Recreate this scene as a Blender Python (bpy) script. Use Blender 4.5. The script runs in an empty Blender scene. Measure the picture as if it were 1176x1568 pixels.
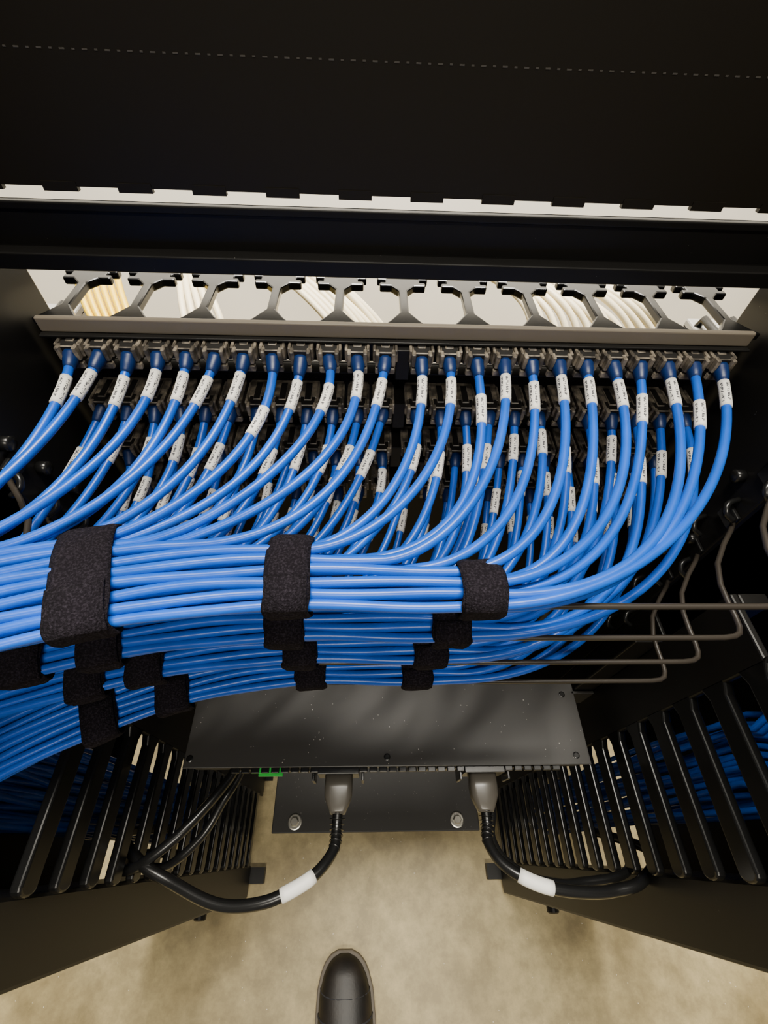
import bpy, bmesh, math, random
import numpy as np
from mathutils import Vector, Matrix
random.seed(7); rng=random.Random(23)
scn=bpy.context.scene

# ------------------------------------------------------------------ materials
def new_mat(name, col=(.5,.5,.5), rough=.5, metal=0., spec=.5):
    m=bpy.data.materials.new(name); m.use_nodes=True
    b=m.node_tree.nodes['Principled BSDF']
    b.inputs['Base Color'].default_value=(*col,1); b.inputs['Roughness'].default_value=rough
    b.inputs['Metallic'].default_value=metal
    b.inputs['Specular IOR Level'].default_value=spec
    return m,m.node_tree.nodes,m.node_tree.links,b
def noise_mix(m,c1,c2,scale=20,lo=.35,hi=.65,detail=6,coord='Object'):
    m,N,L,b=m
    tc=N.new('ShaderNodeTexCoord'); n=N.new('ShaderNodeTexNoise'); r=N.new('ShaderNodeValToRGB')
    n.inputs['Scale'].default_value=scale; n.inputs['Detail'].default_value=detail
    r.color_ramp.elements[0].position=lo; r.color_ramp.elements[1].position=hi
    r.color_ramp.elements[0].color=(*c1,1); r.color_ramp.elements[1].color=(*c2,1)
    L.new(tc.outputs[coord],n.inputs['Vector']); L.new(n.outputs['Fac'],r.inputs['Fac'])
    L.new(r.outputs['Color'],b.inputs['Base Color'])
    return tc,n,r
def bump(m,scale,strength,dist=.001,detail=4):
    m,N,L,b=m
    tc=N.new('ShaderNodeTexCoord'); n=N.new('ShaderNodeTexNoise'); bp=N.new('ShaderNodeBump')
    n.inputs['Scale'].default_value=scale; n.inputs['Detail'].default_value=detail
    bp.inputs['Strength'].default_value=strength; bp.inputs['Distance'].default_value=dist
    L.new(tc.outputs['Object'],n.inputs['Vector']); L.new(n.outputs['Fac'],bp.inputs['Height'])
    L.new(bp.outputs['Normal'],b.inputs['Normal'])
def dusty(name,col,rough,dust=(.35,.33,.3),thr=.035,scale=160,spec=.5):
    t=new_mat(name,col,rough,spec=spec); m,N,L,b=t
    tc=N.new('ShaderNodeTexCoord'); v=N.new('ShaderNodeTexVoronoi'); v.inputs['Scale'].default_value=scale
    n=N.new('ShaderNodeTexNoise'); n.inputs['Scale'].default_value=scale*.25
    lt=N.new('ShaderNodeMath'); lt.operation='LESS_THAN'
    mul=N.new('ShaderNodeMath'); mul.operation='MULTIPLY'; mul.inputs[1].default_value=thr*6
    sub=N.new('ShaderNodeMath'); sub.operation='SUBTRACT'; sub.inputs[1].default_value=.45
    mx=N.new('ShaderNodeMixRGB'); mx.inputs[1].default_value=(*col,1); mx.inputs[2].default_value=(*dust,1)
    L.new(tc.outputs['Object'],v.inputs['Vector']); L.new(tc.outputs['Object'],n.inputs['Vector'])
    L.new(n.outputs['Fac'],sub.inputs[0]); L.new(sub.outputs[0],mul.inputs[0])
    L.new(v.outputs['Distance'],lt.inputs[0]); L.new(mul.outputs[0],lt.inputs[1])
    L.new(lt.outputs[0],mx.inputs[0]); L.new(mx.outputs[0],b.inputs['Base Color'])
    bump(t,900,.06,.0003)
    return m

M={}
M['black']=dusty('black_powder_coat',(.007,.0065,.006),.42,thr=.03,scale=220,spec=.3)
M['blackdeep']=dusty('matte_black_panel',(.010,.0075,.004),.5,thr=.008,scale=200,spec=.35)
M['bar']=dusty('lit_black_flange',(.20,.17,.13),.42,thr=.02,scale=240)  # black flange; the light falling on it is put into this paler colour
M['switch']=dusty('switch_lid_paint',(.031,.029,.027),.42,thr=.08,scale=190,spec=.5)
M['gloss']=new_mat('glossy_black_plastic',(.007,.007,.007),.26,spec=.5)[0]
M['finger']=new_mat('moulded_black_finger',(.006,.006,.006),.22,spec=.32)[0]
M['plug']=new_mat('grey_black_plug_plastic',(.07,.063,.052),.25)[0]
t=new_mat('velcro_fabric',(.012,.010,.014),.95,spec=.15)
tc,n,r=noise_mix(t,(.006,.0045,.007),(.028,.023,.032),900,.45,.8,3); bump(t,1100,.9,.0012)
M['velcro']=t[0]
t=new_mat('blue_cable_jacket',(.015,.14,.62),.31,spec=.45)
noise_mix(t,(.003,.080,.48),(.006,.103,.60),40,.35,.7,3); M['blue']=t[0]
M['boot']=new_mat('dark_blue_boot',(.003,.020,.10),.4)[0]
t=new_mat('jack_housing_grey',(.20,.175,.14),.42)
noise_mix(t,(.06,.052,.042),(.30,.255,.195),150,.4,.68,3); M['jack']=t[0]
M['jackdark']=new_mat('jack_dark_plastic',(.012,.011,.010),.45)[0]
M['steel']=new_mat('zinc_screw',(.6,.58,.52),.3,metal=1)[0]
M['rod']=new_mat('black_oxide_rod',(.03,.025,.02),.3,spec=.5)[0]
M['green']=new_mat('green_tab',(.02,.50,.06),.4)[0]
M['yellow']=new_mat('yellow_patch_cord',(.62,.40,.0),.45)[0]
M['cream']=new_mat('white_cable_jacket',(.62,.54,.36),.45)[0]
M['dot']=new_mat('perforation_edge',(.08,.072,.06),.6)[0]
M['grey']=new_mat('grey_enclosure',(.25,.24,.22),.5)[0]
M['white']=new_mat('white_tape',(.80,.79,.75),.5)[0]
t=new_mat('label_wrap',(.8,.79,.74),.5); m,N,L,b=t
uv=N.new('ShaderNodeTexCoord'); mp=N.new('ShaderNodeMapping'); mp.inputs['Scale'].default_value=(20,14,1)
ns=N.new('ShaderNodeTexNoise'); ns.inputs['Scale'].default_value=1.0; ns.inputs['Detail'].default_value=1
rp=N.new('ShaderNodeValToRGB'); rp.color_ramp.interpolation='CONSTANT'
LW=(.80,.78,.72,1)
rp.color_ramp.elements[0].color=LW; rp.color_ramp.elements[1].color=(.08,.08,.09,1); rp.color_ramp.elements[1].position=.51
sep=N.new('ShaderNodeSeparateXYZ')
wv=N.new('ShaderNodeMath'); wv.operation='PINGPONG'; wv.inputs[1].default_value=.083
g=N.new('ShaderNodeMath'); g.operation='GREATER_THAN'; g.inputs[1].default_value=.045
e1=N.new('ShaderNodeMath'); e1.operation='GREATER_THAN'; e1.inputs[1].default_value=.12
e2=N.new('ShaderNodeMath'); e2.operation='LESS_THAN'; e2.inputs[1].default_value=.88
a1=N.new('ShaderNodeMath'); a1.operation='MULTIPLY'; a2=N.new('ShaderNodeMath'); a2.operation='MULTIPLY'
mx=N.new('ShaderNodeMixRGB'); mx.inputs[1].default_value=LW
L.new(uv.outputs['UV'],mp.inputs['Vector']); L.new(mp.outputs[0],ns.inputs['Vector']); L.new(ns.outputs['Fac'],rp.inputs['Fac'])
L.new(uv.outputs['UV'],sep.inputs[0]); L.new(sep.outputs[1],wv.inputs[0]); L.new(wv.outputs[0],g.inputs[0])
L.new(sep.outputs[0],e1.inputs[0]); L.new(sep.outputs[0],e2.inputs[0])
L.new(e1.outputs[0],a1.inputs[0]); L.new(e2.outputs[0],a1.inputs[1]); L.new(a1.outputs[0],a2.inputs[0]); L.new(g.outputs[0],a2.inputs[1])
L.new(a2.outputs[0],mx.inputs[0]); L.new(rp.outputs[0],mx.inputs[2]); L.new(mx.outputs[0],b.inputs['Base Color'])
M['label']=m
# concrete floor
t=new_mat('sealed_concrete',(.5,.43,.3),.42); m,N,L,b=t
tc,n,r=noise_mix(t,(.27,.21,.10),(.60,.495,.27),4.5,.34,.68,12)
n2=N.new('ShaderNodeTexNoise'); n2.inputs['Scale'].default_value=22; n2.inputs['Detail'].default_value=12
n2.inputs['Roughness'].default_value=.72
r2=N.new('ShaderNodeValToRGB'); r2.color_ramp.elements[0].position=.40; r2.color_ramp.elements[1].position=.66
r2.color_ramp.elements[0].color=(.76,.75,.72,1); r2.color_ramp.elements[1].color=(1.18,1.17,1.14,1)
mm=N.new('ShaderNodeMixRGB'); mm.blend_type='MULTIPLY'; mm.inputs[0].default_value=1
v3=N.new('ShaderNodeTexVoronoi'); v3.inputs['Scale'].default_value=55
l3=N.new('ShaderNodeMath'); l3.operation='LESS_THAN'; l3.inputs[1].default_value=.045
m3=N.new('ShaderNodeMixRGB'); m3.inputs[2].default_value=(.75,.70,.58,1)
L.new(tc.outputs['Object'],n2.inputs['Vector']); L.new(n2.outputs['Fac'],r2.inputs['Fac'])
L.new(r.outputs[0],mm.inputs[1]); L.new(r2.outputs[0],mm.inputs[2])
L.new(tc.outputs['Object'],v3.inputs['Vector']); L.new(v3.outputs['Distance'],l3.inputs[0]); L.new(l3.outputs[0],m3.inputs[0])
L.new(mm.outputs[0],m3.inputs[1]); L.new(m3.outputs[0],b.inputs['Base Color'])
rr=N.new('ShaderNodeMapRange'); rr.inputs[3].default_value=.25; rr.inputs[4].default_value=.6
L.new(n.outputs['Fac'],rr.inputs[0]); L.new(rr.outputs[0],b.inputs['Roughness'])
M['floor']=m
t=new_mat('painted_wall',(.80,.77,.70),.8); noise_mix(t,(.80,.77,.70),(.88,.85,.78),2); M['wall']=t[0]
t=new_mat('shoe_leather',(.02,.014,.010),.5); noise_mix(t,(.007,.006,.005),(.020,.015,.011),30); bump(t,260,.25,.0008); M['shoe']=t[0]
M['sole']=new_mat('shoe_welt',(.12,.10,.075),.6)[0]
t=new_mat('trouser_cloth',(.03,.03,.035),.9); bump(t,700,.5,.001); M['cloth']=t[0]

# ------------------------------------------------------------------ mesh helpers
def empty(name,loc=(0,0,0)):
    e=bpy.data.objects.new(name,None); e.empty_display_size=.02; e.location=loc
    scn.collection.objects.link(e); return e
def obj(name,me,mat=None,parent=None,smooth=False):
    o=bpy.data.objects.new(name,me); scn.collection.objects.link(o)
    if mat is not None:
        for mt in (mat if isinstance(mat,(list,tuple)) else [mat]): me.materials.append(mt)
    if smooth:
        for p in me.polygons: p.use_smooth=True
    if parent is not None: o.parent=parent
    return o
class Geo:
    """accumulates verts/faces (+uv, +material index)"""
    def __init__(s): s.v=[];s.f=[];s.uv=[];s.mi=[]
    def box(s,x0,x1,y0,y1,z0,z1,mi=0):
        n=len(s.v)
        s.v+=[(x0,y0,z0),(x1,y0,z0),(x1,y1,z0),(x0,y1,z0),(x0,y0,z1),(x1,y0,z1),(x1,y1,z1),(x0,y1,z1)]
        for q in ((0,3,2,1),(4,5,6,7),(0,1,5,4),(1,2,6,5),(2,3,7,6),(3,0,4,7)):
            s.f.append([n+i for i in q]); s.uv.append([(0,0),(1,0),(1,1),(0,1)]); s.mi.append(mi)
    def prism(s,poly,axis,a,b,mi=0):
        n=len(s.v);k=len(poly)
        def P(u,v,w):
            return {'X':(w,u,v),'Y':(v,w,u),'Z':(u,v,w)}[axis]
        for w in (a,b):
            for (u,v) in poly: s.v.append(P(u,v,w))
        s.f.append([n+i for i in range(k)][::-1]); s.uv.append([(0,0)]*k); s.mi.append(mi)
        s.f.append([n+k+i for i in range(k)]); s.uv.append([(0,0)]*k); s.mi.append(mi)
        for i in range(k):
            j=(i+1)%k; s.f.append([n+i,n+j,n+k+j,n+k+i]); s.uv.append([(0,0),(1,0),(1,1),(0,1)]); s.mi.append(mi)
    def tube(s,pts,rad,sides=10,mi=0,cap=True):
        P=np.array(pts,float); k=len(P)
        R=np.full(k,rad) if np.isscalar(rad) else np.array(rad,float)
        T=np.gradient(P,axis=0); T/=np.linalg.norm(T,axis=1)[:,None]+1e-12
        nrm=np.cross(T[0],(0,0,1.)); 
        if np.linalg.norm(nrm)<.1: nrm=np.cross(T[0],(0,1.,0))
        nrm/=np.linalg.norm(nrm); base=len(s.v)
        d=np.linalg.norm(np.diff(P,axis=0),axis=1); cum=np.concatenate([[0],np.cumsum(d)]); tot=max(cum[-1],1e-9)
        for i in range(k):
            nrm=nrm-T[i]*(nrm@T[i]); nrm/=np.linalg.norm(nrm); bn=np.cross(T[i],nrm)
            for j in range(sides):
                a=2*math.pi*j/sides
                s.v.append(tuple(P[i]+R[i]*(math.cos(a)*nrm+math.sin(a)*bn)))
        for i in range(k-1):
            for j in range(sides):
                j2=(j+1)%sides
                s.f.append([base+i*sides+j,base+i*sides+j2,base+(i+1)*sides+j2,base+(i+1)*sides+j])
                u0,u1=j/sides,(j+1)/sides; v0,v1=cum[i]/tot,cum[i+1]/tot
                s.uv.append([(v0,u0),(v0,u1),(v1,u1),(v1,u0)]); s.mi.append(mi)
        if cap:
            s.f.append([base+j for j in range(sides)][::-1]); s.uv.append([(0,0)]*sides); s.mi.append(mi)
            s.f.append([base+(k-1)*sides+j for j in range(sides)]); s.uv.append([(0,0)]*sides); s.mi.append(mi)
    def build(s,name,mats,parent=None,smooth=False,bevel=0,seg=2):
        me=bpy.data.meshes.new(name); me.from_pydata(s.v,[],s.f); 
        uvl=me.uv_layers.new(name='UVMap')
        flat=[c for fu in s.uv for p in fu for c in p]
        uvl.data.foreach_set('uv',flat)
        me.polygons.foreach_set('material_index',s.mi)
        me.validate(); me.update()
        bm=bmesh.new(); bm.from_mesh(me); bmesh.ops.recalc_face_normals(bm,faces=bm.faces)
        if bevel>0:
            ed=[e for e in bm.edges if len(e.link_faces)==2 and e.calc_face_angle(0)>.6]
            bmesh.ops.bevel(bm,geom=ed,offset=bevel,segments=seg,profile=.5,affect='EDGES',clamp_overlap=True)
        bm.to_mesh(me); bm.free()
        return obj(name,me,mats,parent,smooth)
def bez(p0,p1,p2,p3,n):
    p0,p1,p2,p3=[np.array(p,float) for p in (p0,p1,p2,p3)]
    return [tuple((1-t)**3*p0+3*(1-t)**2*t*p1+3*(1-t)*t*t*p2+t**3*p3) for t in np.linspace(0,1,n)]
def catmull(pts,n=8):
    P=[np.array(p,float) for p in pts]; P=[2*P[0]-P[1]]+P+[2*P[-1]-P[-2]]; out=[]
    for i in range(1,len(P)-2):
        for t in np.linspace(0,1,n,endpoint=False):
            a,b,c,d=P[i-1:i+3]
            out.append(tuple(.5*((2*b)+(c-a)*t+(2*a-5*b+4*c-d)*t*t+(3*b-a-3*c+d)*t**3)))
    out.append(tuple(P[-2])); return out

# ------------------------------------------------------------------ room
g=Geo(); g.box(-4,4,-4,3.0,-.1,0); g.build('floor',M['floor'])
g=Geo(); g.box(-4,4,1.5,1.6,0,3.0); g.build('wall_front',M['wall'])

# ------------------------------------------------------------------ rack frame
rack=empty('equipment_rack')
for sgn,nm in ((-1,'left'),(1,'right')):
    def bx(g,xa,xb,*r):
        a,b=sorted((sgn*xa,sgn*xb)); g.box(a,b,*r)
    g=Geo()
    bx(g,.250,.256,.19,.312,0.0,1.9)
    bx(g,.236,.256,.296,.300,0,1.02)
    bx(g,.224,.262,.150,.153,0,.80)
    bx(g,.252,.256,.150,.20,0,.80)
    g.build('post_'+nm,M['black'],rack,bevel=.0012)
g=Geo(); g.box(-.224,.224,.032,.30,0,.010)
g.box(-.224,.224,.292,.30,.0,.08); g.build('base_plate',M['switch'],rack,bevel=.002)
g=Geo()
for x in (-.176,.176):
    g.tube([(x,.052,.010),(x,.052,.0125),(x,.052,.013)],[.015,.015,.013],24)
    g.tube([(x,.052,.013),(x,.052,.019),(x,.052,.0205)],[.009,.009,.0075],6)
g.build('base_bolts',M['steel'],rack)
g=Geo()
for s in (-1,1):
    for k in range(9):
        z=.99-.0445*k*.75; y=.205+.010*((k*7)%3)
        g.tube([(s*.250,y,z),(s*.244,y,z),(s*.243,y,z)],[.005,.005,.0035],12)
        g.tube(catmull([(s*.250,y-.012,z-.012),(s*.240,y-.016,z-.012),(s*.238,y-.022,z-.016),(s*.244,y-.026,z-.020)],5),.0022,8)
g.build('cage_hardware',M['gloss'],rack,smooth=True)

# ------------------------------------------------------------------ vertical cable managers
def finger_poly(y0,y1,zc,h):
    pts=[]; r=h/2
    for i in range(9):
        a=-math.pi/2-math.pi*i/8
        pts.append((y0+r*.6+r*.6*math.cos(a), zc+r*math.sin(a)))
    pts+=[(y1-.012,zc+h/2),(y1-.004,zc+h/2+.004),(y1,zc+h/2+.010),(y1,zc-h/2-.010),(y1-.004,zc-h/2-.004),(y1-.012,zc-h/2)]
    return pts[::-1]
for sgn,nm,ztop in ((-1,'l',.795),(1,'r',.885)):
    vm=empty('vertical_cable_manager')
    def bx(g,xa,xb,*r):
        a,b=sorted((sgn*xa,sgn*xb)); g.box(a,b,*r)
    g=Geo(); z=ztop
    a,b=sorted((sgn*.247,sgn*.255))
    while z>.06:
        g.prism(finger_poly(-.0225,.102,z,.0195),'X',a,b)
        z-=.0445
    g.build('fingers',M['finger'],vm,bevel=.0024,seg=3,smooth=False)
    g=Geo(); bx(g,.247,.253,.098,.150,.03,ztop+.014); bx(g,.253,.275,.140,.150,.03,ztop+.014)
    g.build('spine',M['black'],vm,bevel=.0015)
    g=Geo(); bx(g,.256,.31,-.072,-.0205,.015,1.05); bx(g,.31,.44,-.072,-.066,.015,1.05)
    g.build('door_rail',M['black'],vm,bevel=.003)
    g=Geo(); bx(g,.440,.446,-.072,.36,.30,1.9); bx(g,.262,.44,.29,.296,.02,1.0); bx(g,.262,.446,-.072,.29,1.052,1.056)  # last box: unseen top cover, added to keep the manager inside in shade
    g.build('outer_panel_and_shade_cover',M['black'],vm,bevel=.001)
    g=Geo(); bx(g,.228,.32,-.050,-.024,.0,.016); bx(g,.235,.44,.13,.30,0,.012)
    g.tube([(sgn*.292,-.060,.20),(sgn*.292,-.086,.20),(sgn*.292,-.088,.20)],[.010,.010,.007],16)
    g.build('foot',M['black'],vm,bevel=0)

# ------------------------------------------------------------------ blanking panel above
bp=empty('dark_backing')
g=Geo(); g.box(-.34,.34,.300,.303,1.0975,1.50)
for k in range(-8,9):
    x=k*.0413+.010
    g.box(x-.0095,x+.0095,.2995,.3025,1.0953,1.100)
g.build('sheet',M['blackdeep'],bp)
g=Geo()
for i in range(-64,65):
    x=i*.0052; w=.0007 if i%2 else .0012
    g.box(x-w,x+w,.2997,.3001,1.1525,1.1531)
g.build('perforation_line',M['dot'],bp)

# ------------------------------------------------------------------ horizontal manager
hm=empty('horizontal_cable_manager')
g=Geo(); g.box(-.34,.34,.300,.303,1.064,1.0905); g.box(-.34,.34,.2975,.303,1.086,1.0905)
g.box(-.34,.34,.288,.306,1.0565,1.0665); g.box(-.34,.34,.300,.330,1.0565,1.0585)
g.build('cover_rail',M['black'],hm,bevel=.0012,seg=3)
g=Geo(); g.box(-.234,.234,.270,.274,1.0260,1.0360); g.build('trough_flange',M['bar'],hm,bevel=.0012,seg=3)
g=Geo(); g.box(-.234,.234,.266,.2705,1.0245,1.0262); g.box(-.234,.234,.274,.290,1.0245,1.0265); g.build('trough_lip',M['black'],hm,bevel=.0006)
g=Geo()
z0,z1=1.0290,1.0345
for k in range(-5,6):
    x=k*.0447+.001
    w=.0030
    right=[(x+.0150,.273),(x+.0100,.279),(x+w,.290),(x+w,.318),(x+.0085,.325),(x+.0165,.325),(x+.0165,.330),(x+.0125,.330),(x+.0125,.334),(x+.0185,.334),(x+.0185,.340)]
    left=[(2*x-a,b) for a,b in right][::-1]
    g.prism(right+left,'Z',z0,z1)
g.build('fingers',M['gloss'],hm,bevel=.0011,seg=2)

# ------------------------------------------------------------------ patch panels
PITCH=.0185
def port_x(i): return (-.2155+i*PITCH) if i<12 else (.012+(i-12)*PITCH)
for r in range(4):
    zc=1.018-.0445*r
    pp=empty('patch_panel')
    g=Geo(); g.box(-.2413,.2413,.288,.2905,zc-.0215,zc+(.0060 if r==0 else .0215))
    if r: g.box(-.236,.236,.2765,.288,zc+.0200,zc+.0215)
    g.box(-.0045,.0045,.262,.288,zc-.018,zc+.005)
    g.build('plate',M['black'],pp,bevel=.0006)
    g=Geo()
    for i in range(24):
        x=port_x(i)
        g.box(x-.0073,x+.0073,.268,.288,zc-.0085,zc+.0055,0)
        g.box(x-.0058,x+.0058,.259,.269,zc-.0070,zc+.0055,1)
        g.box(x-.0082,x-.0062,.260,.284,zc-.003,zc+.0064,0)
        g.box(x+.0062,x+.0082,.260,.284,zc-.003,zc+.0064,0)
        g.box(x-.0028,x+.0028,.264,.284,zc+.0045,zc+.0064,1)
        g.box(x-.0066,x+.0066,.2565,.2600,zc-.0095,zc-.0050,0)
        g.box(x-.0066,x-.0040,.2560,.2620,zc-.0035,zc+.0060,0)
        g.box(x+.0040,x+.0066,.2560,.2620,zc-.0035,zc+.0060,0)
    g.build('keystone_jacks',[M['jack'],M['jackdark']],pp,bevel=.0006,seg=1)

# ------------------------------------------------------------------ lacing bars
ZROD=[.976-.0445*r for r in range(4)]
for r in range(4):
    z=ZROD[r]; lb=empty('lacing_bar')
    def corner(s): return bez((s*.190,.103,z),(s*.2135,.103,z),(s*.2135,.103,z),(s*.2135,.127,z),7)
    R=corner(1)+[(.2145,.140,z),(.2200,.156,z),(.232,.172,z),(.243,.184,z),(.2495,.193,z)]
    Lh=[(-a,b,c) for a,b,c in R][::-1]
    g=Geo(); g.tube(Lh+[(0,.103,z)]+R,.0018,10); g.build('rod',M['rod'],lb,smooth=True)
    g=Geo()
    for s in (-1,1):
        a,b=sorted((s*.2465,s*.2498)); g.box(a,b,.190,.206,z-.007,z+.007)
    g.build('bracket',M['gloss'],lb,bevel=.001)

# ------------------------------------------------------------------ blue cable bundles
CF=[1.30,.95,.95,1.45]; LPR=[.0060,.0054,.0053,.0053]; CR=.00285
Y0=[.0975,.0995,.1015,.1005]; CROWN=[.0070,.0040,.0035,.0032]
def lane_y(r,k,x):
    d=max(0,-x-.055); return Y0[r]+k*LPR[r]-CF[r]*d*d*(1-.018*k)
def rise(r,x):
    d=max(0,-x-.04); return [.30,.10,.05,.03][r]*d*d
def merge_x(i,jit):
    t=i/23.
    off=(.050+.055*(i/11.)) if i<12 else (.066+.014*math.exp(-((i-12)/3.)**2)+.100*t**6)
    return port_x(i)-off+jit
for r in range(4):
    zc=1.018-.0445*r; zr=ZROD[r]
    gc=Geo(); gl=Geo(); gb=Geo(); mx=[]
    for i in range(24):
        x0=port_x(i); k=(23-i)//2; lev=(23-i)%2; t=i/23.
        xm=max(merge_x(i,rng.uniform(-.020,.016)*(1-.5*t)),-.272)
        mx.append(xm)
        def lane(x):
            crown=CROWN[r]*math.exp(-((k-4.5)/4.0)**2)
            return np.array([x, lane_y(r,k,x)+(.0025 if lev else 0)+.0007*math.sin(60*x+i*2.1), zr+.0019+.0030+(1-lev)*.0048+crown+rise(r,x)+.0006*math.sin(45*x+i*1.3)])
        p3=lane(xm); tg=lane(xm+.004)-p3; tg/=np.linalg.norm(tg)
        jx=rng.uniform(-.014,.012)*(1-.4*t**4); jz=rng.uniform(-.012,.009)
        P0=np.array([x0,.260,zc-.001])
        ds=max(.022,(x0-xm)*(.44+.12*t+rng.uniform(-.11,.11)))
        P1=np.array([x0+jx+.002*(1-t)-.012*t**3,.200-.040*t+rng.uniform(-.014,.012),zc-.019+jz+.005*(1-lev)])
        P2=p3+tg*ds+np.array([0,.0,.004])
        A=bez(P0,P1,P2,p3,36)
        xs=np.arange(xm-.008,-.282,-.008)
        B=[tuple(lane(x)) for x in xs]
        q=np.array((A+B)[-1]); q2=np.array((A+B)[-2]); tq=(q-q2)/np.linalg.norm(q-q2)
        xe=-.315-.026*(3-r)-.0045*(k%3)-.002*lev; ye=.02+.0062*k+.002*lev
        C_=bez(q,q+tq*.03,(xe,ye,q[2]-.02),(xe,ye,q[2]-.10),9)[1:]
        D=[(xe+.004*math.sin(z*9+i),ye+.003*math.sin(z*11+2*i),z) for z in np.arange(q[2]-.16,.04,-.08)]
        gc.tube(A+B+C_+D,CR,12)
        A2=np.array(bez(P0,P1,P2,p3,200)); seg=np.linalg.norm(np.diff(A2,axis=0),axis=1); cum=np.concatenate([[0],np.cumsum(seg)])
        def sub(a,b,n):
            return [tuple(np.array([np.interp(s,cum,A2[:,j]) for j in range(3)])) for s in np.linspace(a,b,n)]
        bl=.011+rng.uniform(0,.003)
        gb.tube(sub(0,bl,7),[.0050,.0050,.0046,.0046,.0042,.0038,.0033],10)
        ls=.0125+rng.uniform(0,.006)+(rng.uniform(.0,.022) if (r>0 or rng.random()<.25) else 0)
        if not (r>0 and rng.random()<.12):
            gl.tube(sub(ls,ls+.0215,8),.00345,16)
    nm='blue_ethernet_cable_bundle'
    o=gc.build(nm,M['blue'],None,smooth=True)
    gl.build('cable_labels',M['label'],o,smooth=True)
    gb.build('plug_boots',M['boot'],o,smooth=True)
    straps=[[-.0625,.036,-.161],[-.0705,.027,-.174,-.214],[-.067,.020,-.168,-.204],[-.064,.015,-.166,-.214]][r]
    gs=Geo()
    for sx in straps:
        n=sum(1 for m_ in mx if m_>=sx-.022); nl=max(3,(n+1)/2.)
        if r==0 and sx>0: nl=max(nl,4)
        LPx=LPR[r]
        ymid=lambda x:(lane_y(r,0,x)+lane_y(r,nl-1,x))/2+LPx*.25
        hy=(lane_y(r,nl-1,sx)-lane_y(r,0,sx))/2+.0056
        zlo=zr-.0028+rise(r,sx); zhi=zr+.0019+.003+.0048+.0030+.0012+CROWN[r]+rise(r,sx)
        zm=(zlo+zhi)/2; hz=(zhi-zlo)/2
        slope=(ymid(sx+.005)-ymid(sx-.005))/.01; tx=np.array([1,slope,0]); tx/=np.linalg.norm(tx)
        ny=np.array([-tx[1],tx[0],0]); c0=np.array([sx,ymid(sx),zm])
        W=.0138 if (r==0 and sx<-.1) else .0112
        cols=9; K=44; base=len(gs.v)
        ph=rng.uniform(0,6)
        ex=lambda v,p:math.copysign(abs(v)**p,v)
        for ci in range(cols):
            w=-W+2*W*ci/(cols-1)
            th=-.0012 if ci in (0,cols-1) else 0
            for j in range(K):
                a=2*math.pi*j/K; ca,sa=math.cos(a),math.sin(a)
                bumpv=.0005*math.sin(3*a+ph)+.0004*math.sin(7*a+ph*2+w*200)
                p=c0+tx*(w+.0006*math.sin(4*a+ph))+ny*((hy+th+bumpv)*ex(ca,.68))+np.array([0,0,(hz+th+bumpv)*ex(sa,.75)])
                gs.v.append(tuple(p))
        for ci in range(cols-1):
            for j in range(K):
                j2=(j+1)%K
                gs.f.append([base+ci*K+j,base+ci*K+j2,base+(ci+1)*K+j2,base+(ci+1)*K+j]); gs.uv.append([(0,0)]*4); gs.mi.append(0)
        tail=[]
        for j in range(10):
            a=math.pi*.5-(.15+j*.13); ca,sa=math.cos(a),math.sin(a)
            tail.append(c0+ny*(-(hy+.0010)*abs(ca)**.68*(1 if ca>0 else -1))+np.array([0,0,(hz+.0010)*abs(sa)**.75]))
        b0=len(gs.v)
        for q in tail:
            for w in (-W*.93,W*.93): gs.v.append(tuple(q+tx*w))
        for j in range(9):
            gs.f.append([b0+2*j,b0+2*j+1,b0+2*j+3,b0+2*j+2]); gs.uv.append([(0,0)]*4); gs.mi.append(0)
    so=gs.build('velcro_straps',M['velcro'],o,smooth=True)
    md=so.modifiers.new('th','SOLIDIFY'); md.thickness=.0014; md.offset=0
# cables already running down the other manager
g=Geo()
for i in range(30):
    x=.320+.0075*(i%5)+rng.uniform(-.002,.002); y=.0+.0125*(i//5)+.030+rng.uniform(-.003,.003)
    pts=[(x+.03,y+.12,.90)]+[(x+.006*math.sin(z*8+i),y+.006*math.sin(z*6+i*1.7),z) for z in np.arange(.80,.03,-.06)]
    g.tube(catmull(pts,3),CR,8)
g.build('blue_ethernet_cable_bundle',M['blue'],None,smooth=True)

# ------------------------------------------------------------------ network switch
sw=empty('network_switch')
zt=.6457; zb=zt-.0435; X0=.003
g=Geo(); g.box(-.22+X0,.22+X0,.072,.158,zt-.0016,zt); g.box(-.219+X0,.219+X0,.076,.157,zb,zt-.0016)
g.build('case',M['switch'],sw,bevel=.0012)
g=Geo()
for x,y in ((-.211,.081),(0,.081),(.208,.081),(-.211,.145),(.208,.145)):
    g.tube([(x,y,zt),(x,y,zt+.0008),(x,y,zt+.0012)],[.0035,.0035,.0025],16)
g.build('lid_screws',M['gloss'],sw)
g=Geo()
x=-.165
while x<.19:
    if not(-.075<x<-.03 or .085<x<.128):
        g.box(x,x+.006,.0715,.0765,zb+.006,zt-.010); g.box(x-.001,x+.0075,.0675,.0765,zt-.007,zt-.0035)
    x+=.0105
g.box(-.075,-.030,.066,.0765,zb+.004,zt-.004); g.box(.084,.128,.066,.0765,zb+.004,zt-.004)
for x in (-.079,-.026,.080,.132): g.box(x-.0015,x+.0015,.060,.0765,zb+.008,zt-.008)
g.build('rear_grilles',M['gloss'],sw,bevel=.0008)
g=Geo(); g.box(-.145,-.120,.0675,.0755,zt-.008,zt-.0055); g.box(-.138,-.112,.0650,.0755,zt-.0125,zt-.010); g.build('release_tab',M['green'],sw,bevel=.0006)
g=Geo()
for s in (-1,1):
    a,b=sorted((s*.220,s*.252)); g.box(a,b,.146,.149,zb,zt)
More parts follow.
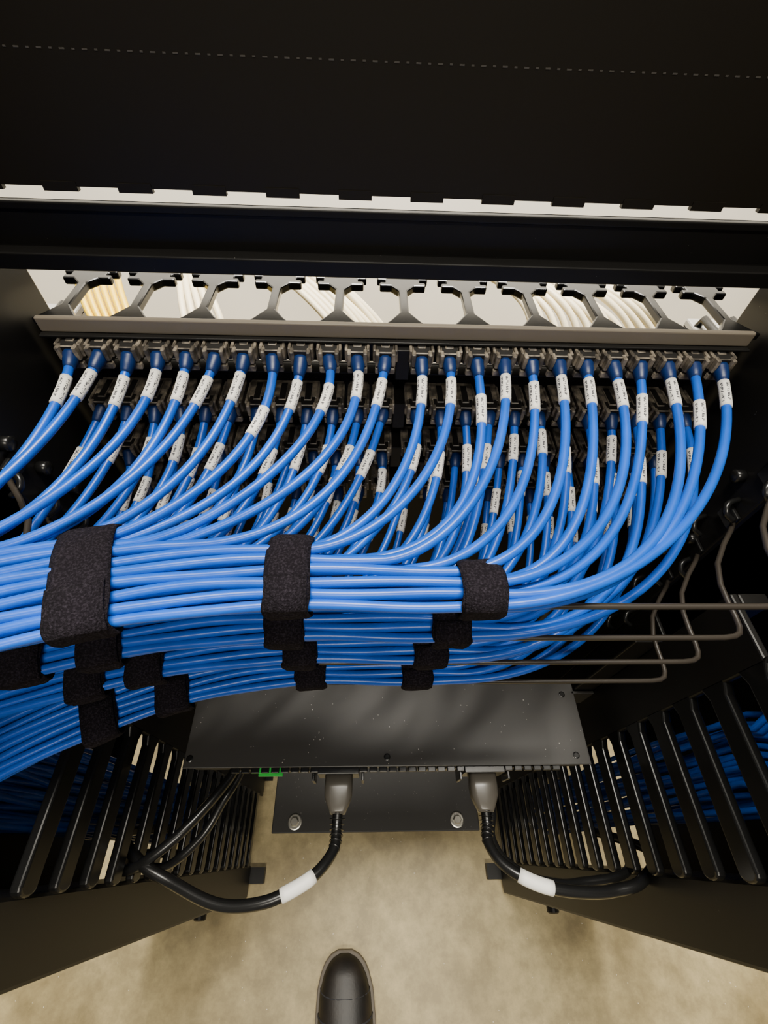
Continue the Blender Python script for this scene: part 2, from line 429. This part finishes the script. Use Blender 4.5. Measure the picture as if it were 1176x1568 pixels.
g.build('rack_ears',M['switch'],sw,bevel=.0005)
bf=empty('dark_backing')  # black sheets added to darken the space behind and stop light from the front
g=Geo()
for k in range(9):
    z1=.8615-k*.089; z0=max(z1-.0880,.09); g.box(-.241,.241,.288,.2905,z0,z1)
g.build('dark_backing_sheets',M['blackdeep'],bf,bevel=.0006)

# ------------------------------------------------------------------ power cords
def power_cord(x,pts,tape,r=.0053,plug=True):
    e=empty('power_cord')
    g=Geo()
    if plug:
        zc=zt-.0205
        secs=[(.072,.0150,.0105),(.054,.0150,.0105),(.046,.0145,.0100),(.040,.0120,.0095),(.034,.0090,.0088),(.031,.0078,.0078)]
        base=len(g.v);K=20
        for (y,hx,hz) in secs:
            for j in range(K):
                a=2*math.pi*j/K; ex=lambda v:math.copysign(abs(v)**.45,v)
                g.v.append((x+hx*ex(math.cos(a)),y,zc+hz*ex(math.sin(a))))
        for i in range(len(secs)-1):
            for j in range(K):
                j2=(j+1)%K; g.f.append([base+i*K+j,base+i*K+j2,base+(i+1)*K+j2,base+(i+1)*K+j]); g.uv.append([(0,0)]*4); g.mi.append(0)
        g.f.append([base+j for j in range(K)]); g.uv.append([(0,0)]*K); g.mi.append(0)
        g.f.append([base+(len(secs)-1)*K+j for j in range(K)]); g.uv.append([(0,0)]*K); g.mi.append(0)
        g.build('plug',M['plug'],e,smooth=True)
    path=catmull(pts,10)
    g=Geo(); g.tube(path,r,14)
    if plug:
        for k in range(7):
            i=1+k*3
            if i+1<len(path): g.tube([path[i],tuple((np.array(path[i])+np.array(path[i+1]))*.5)],[r+.0032-.0004*k]*2,14)
    g.build('cable',M['gloss'],e,smooth=True)
    if tape:
        A=np.array(path); seg=np.linalg.norm(np.diff(A,axis=0),axis=1); cum=np.concatenate([[0],np.cumsum(seg)])
        best=int(np.argmin(np.linalg.norm(A-np.array(tape),axis=1))); c=cum[best]
        pp_=[tuple(np.array([np.interp(s,cum,A[:,j]) for j in range(3)])) for s in np.linspace(c-.016,c+.016,7)]
        g=Geo(); g.tube(pp_,r+.0010,16); g.build('cable_label',M['white'],e,smooth=True)
ZP=zt-.0205
power_cord(-.052,[(-.052,.034,ZP),(-.0525,.018,ZP),(-.054,.002,ZP+.006),(-.066,-.014,ZP+.016),(-.085,-.026,ZP+.022),(-.117,-.037,ZP+.022),(-.158,-.038,ZP+.016),(-.205,-.022,ZP+.010),(-.245,-.004,ZP+.006),(-.285,.02,ZP-.05),(-.30,.03,ZP-.25)],(-.084,-.028,ZP+.022))
power_cord(.105,[(.105,.034,ZP),(.1045,.020,ZP),(.102,.006,ZP+.006),(.110,-.010,ZP+.015),(.128,-.022,ZP+.022),(.152,-.030,ZP+.022),(.182,-.034,ZP+.018),(.215,-.034,ZP+.012),(.250,-.027,ZP+.006),(.290,-.004,ZP-.04),(.30,.02,ZP-.22)],(.139,-.027,ZP+.022))
power_cord(.115,[(.118,.060,ZP-.02),(.114,.030,ZP-.012),(.109,.010,ZP-.006),(.116,-.008,ZP+.004),(.136,-.022,ZP+.014),(.160,-.027,ZP+.010),(.19,-.028,ZP-.002),(.25,-.020,ZP-.02),(.30,.01,ZP-.12)],None,.0042,False)
power_cord(-.172,[(-.166,.074,ZP),(-.172,.062,ZP+.002),(-.186,.040,ZP+.010),(-.208,.014,ZP+.016),(-.236,-.006,ZP+.012),(-.262,-.012,ZP-.01),(-.285,.0,ZP-.10),(-.29,.0,ZP-.3)],None,.0050,False)
power_cord(-.172,[(-.160,.078,ZP-.01),(-.166,.062,ZP-.01),(-.175,.044,ZP-.006),(-.192,.014,ZP-.010),(-.225,-.010,ZP-.02),(-.262,-.006,ZP-.05),(-.29,.01,ZP-.2)],None,.0042,False)

# ------------------------------------------------------------------ front-side patch cords
g=Geo()
for i in range(9):
    a=i*.008; r_=rng.uniform(-.004,.004)
    g.tube(catmull([(-.19+a*.4,.62-a*.5,.93+r_),(-.12+a*.6,.50+a*.3,.955-r_),(-.06+a*.9,.44+a*.4,.93-a*.3),(-.03+a,.42+a*.3,.86-a*.4),(-.02+a,.42,.74)],10),.0036,10)
for i in range(14):
    a=i*.0150; r_=rng.uniform(-.005,.005)
    g.tube(catmull([(.06+a*.6,.62-a*.2,.93+r_),(.10+a*.8,.53-a*.3,.955+r_),(.145+a*.85,.46-a*.15,.945-a*.1),(.155+a*.8,.42,.88-r_),(.14+a*.7,.40,.74)],10),.0036,10)
for i in range(5):
    a=i*.009; r_=rng.uniform(-.004,.004)
    g.tube(catmull([(-.26+a*.4,.60,.93+r_),(-.23+a*.6,.50+a*.3,.95-r_),(-.21+a*.9,.43+a*.4,.93),(-.20+a,.41,.86-a*.4),(-.19+a,.40,.74)],10),.0036,10)
g.build('white_cable_bundle',M['cream'],None,smooth=True)
g=Geo()
for i in range(6):
    a=i*.009
    g.tube(catmull([(-.355+a,.56+a,.97),(-.318+a*.8,.47+a*.3,.972),(-.288+a*.8,.41,.955),(-.256+a*.5,.375,.91),(-.25+a*.5,.37,.80)],10),.0032,8)
g.build('yellow_patch_cord_bundle',M['yellow'],None,smooth=True)
for s in (-1,1):
    e=empty('cable_tray'); g=Geo()
    a,b=sorted((s*.33,s*.45)); g.box(a,b,.46,.47,0,.93); g.box(a,b,.36,.47,.925,.935)
    g.build('tray_sheet',M['grey'],e,bevel=.002)
    g=Geo()
    for k in range(4):
        xx=s*(.335+.03*k); g.tube([(xx,.37,.945),(xx,.45,.945),(xx,.455,.93)],.004,8)
    g.build('tray_fingers',M['gloss'],e,smooth=True)

# ------------------------------------------------------------------ shoe
sh=empty('leather_shoe')
def shoe_ring(t):
    y=-.153-.285*t
    w=np.interp(t,[0,.02,.05,.10,.18,.32,.5,.7,.85,.95,1],[.008,.021,.031,.039,.046,.049,.043,.036,.037,.032,.012])
    h=np.interp(t,[0,.03,.08,.18,.32,.5,.62,.75,1],[.022,.034,.042,.048,.056,.078,.100,.108,.105])
    return y,w,h
g=Geo(); K=24; ts=np.linspace(0,1,50)
for t in ts:
    y,w,h=shoe_ring(t); cx=-.060+.006*math.sin(t*2.5)
    for j in range(K):
        a=2*math.pi*j/K; ca,sa=math.cos(a),math.sin(a)
        X=cx+w*math.copysign(abs(ca)**.8,ca); Z=.016+(h-.016)*(max(sa,0)**.85)+min(sa,0)*.006
        g.v.append((X,y,Z))
for i in range(len(ts)-1):
    for j in range(K):
        j2=(j+1)%K; g.f.append([i*K+j,i*K+j2,(i+1)*K+j2,(i+1)*K+j]); g.uv.append([(0,0)]*4); g.mi.append(0)
g.f.append(list(range(K))); g.uv.append([(0,0)]*K); g.mi.append(0)
g.f.append([(len(ts)-1)*K+j for j in range(K)]); g.uv.append([(0,0)]*K); g.mi.append(0)
g.build('upper',M['shoe'],sh,smooth=True)
g=Geo(); ol=[]
for t in ts:
    y,w,h=shoe_ring(t); ol.append((-.060+.006*math.sin(t*2.5)+w+.005,y+.004*(1-t)))
for t in ts[::-1]:
    y,w,h=shoe_ring(t); ol.append((-.060+.006*math.sin(t*2.5)-w-.005,y+.004*(1-t)))
g.prism(ol[::-1],'Z',0,.016); g.build('sole',M['sole'],sh,bevel=.002)
g=Geo()
for tt,rr_ in ((.16,.0012),(.27,.0014)):
    cap=[]
    yy,w,h=shoe_ring(tt)
    for j in range(17):
        a=math.pi*j/16; cap.append((-.060+.006*math.sin(tt*2.5)+w*math.copysign(abs(math.cos(a))**.8,math.cos(a)),yy-.010*math.sin(a),.0165+(h-.0155)*max(math.sin(a),0)**.85))
    g.tube(cap,rr_,6)
for k in range(4):
    t=.42+.055*k; y,w,h=shoe_ring(t); g.tube([(-.056-.020,y,h-.010),(-.056,y+.004,h+.002),(-.056+.020,y,h-.010)],.0018,6)
g.build('cap_seam_and_laces',M['cloth'],sh,smooth=True)
g=Geo(); g.tube([(-.056,-.37,.075),(-.056,-.375,.14),(-.056,-.38,.28),(-.056,-.385,.46)],[.052,.056,.066,.075],20); g.build('trouser_leg',M['cloth'],sh,smooth=True)

# ------------------------------------------------------------------ lights
def area(name,loc,size,energy,col,rot=(0,0,0),sy=None):
    l=bpy.data.lights.new(name,'AREA'); l.energy=energy; l.color=col; l.size=size
    if sy: l.shape='RECTANGLE'; l.size_y=sy
    o=bpy.data.objects.new(name,l); o.location=loc; o.rotation_euler=rot; scn.collection.objects.link(o); return o
area('fill_light',(0,.40,2.9),1.2,108,(1,.94,.82),(0,0,0),.34)
area('fill_light',(.1,-1.3,2.9),1.2,42,(1,.93,.79),(0,0,0),.3)  # fill lamp added behind the camera, also brightens the near floor
area('fill_light',(0,1.0,2.9),1.4,210,(1,.95,.87),(math.radians(12),0,0),.4)  # unseen lamp added on the front side to whiten the wall
w=bpy.data.worlds.new('world'); scn.world=w; w.use_nodes=True
w.node_tree.nodes['Background'].inputs[0].default_value=(1,.92,.80,1); w.node_tree.nodes['Background'].inputs[1].default_value=.17

# ------------------------------------------------------------------ camera
def camrot(p,y,r):
    p,y,r=np.radians([p,y,r])
    fw=np.array([np.sin(y)*np.cos(p),np.cos(y)*np.cos(p),-np.sin(p)])
    rt=np.array([np.cos(y),-np.sin(y),0.]); up=np.cross(rt,fw); c,s=np.cos(r),np.sin(r)
    return fw,c*rt+s*up,c*up-s*rt
fw,rt,up=camrot(53.034,3.179,3.035)
cd=bpy.data.cameras.new('camera'); cam=bpy.data.objects.new('camera',cd); scn.collection.objects.link(cam)
cam.matrix_world=Matrix(((rt[0],up[0],-fw[0],-.0219),(rt[1],up[1],-fw[1],0),(rt[2],up[2],-fw[2],1.1955),(0,0,0,1)))
cd.sensor_fit='HORIZONTAL'; cd.sensor_width=36; cd.lens=973.88*36/1659; cd.clip_start=.01
scn.camera=cam
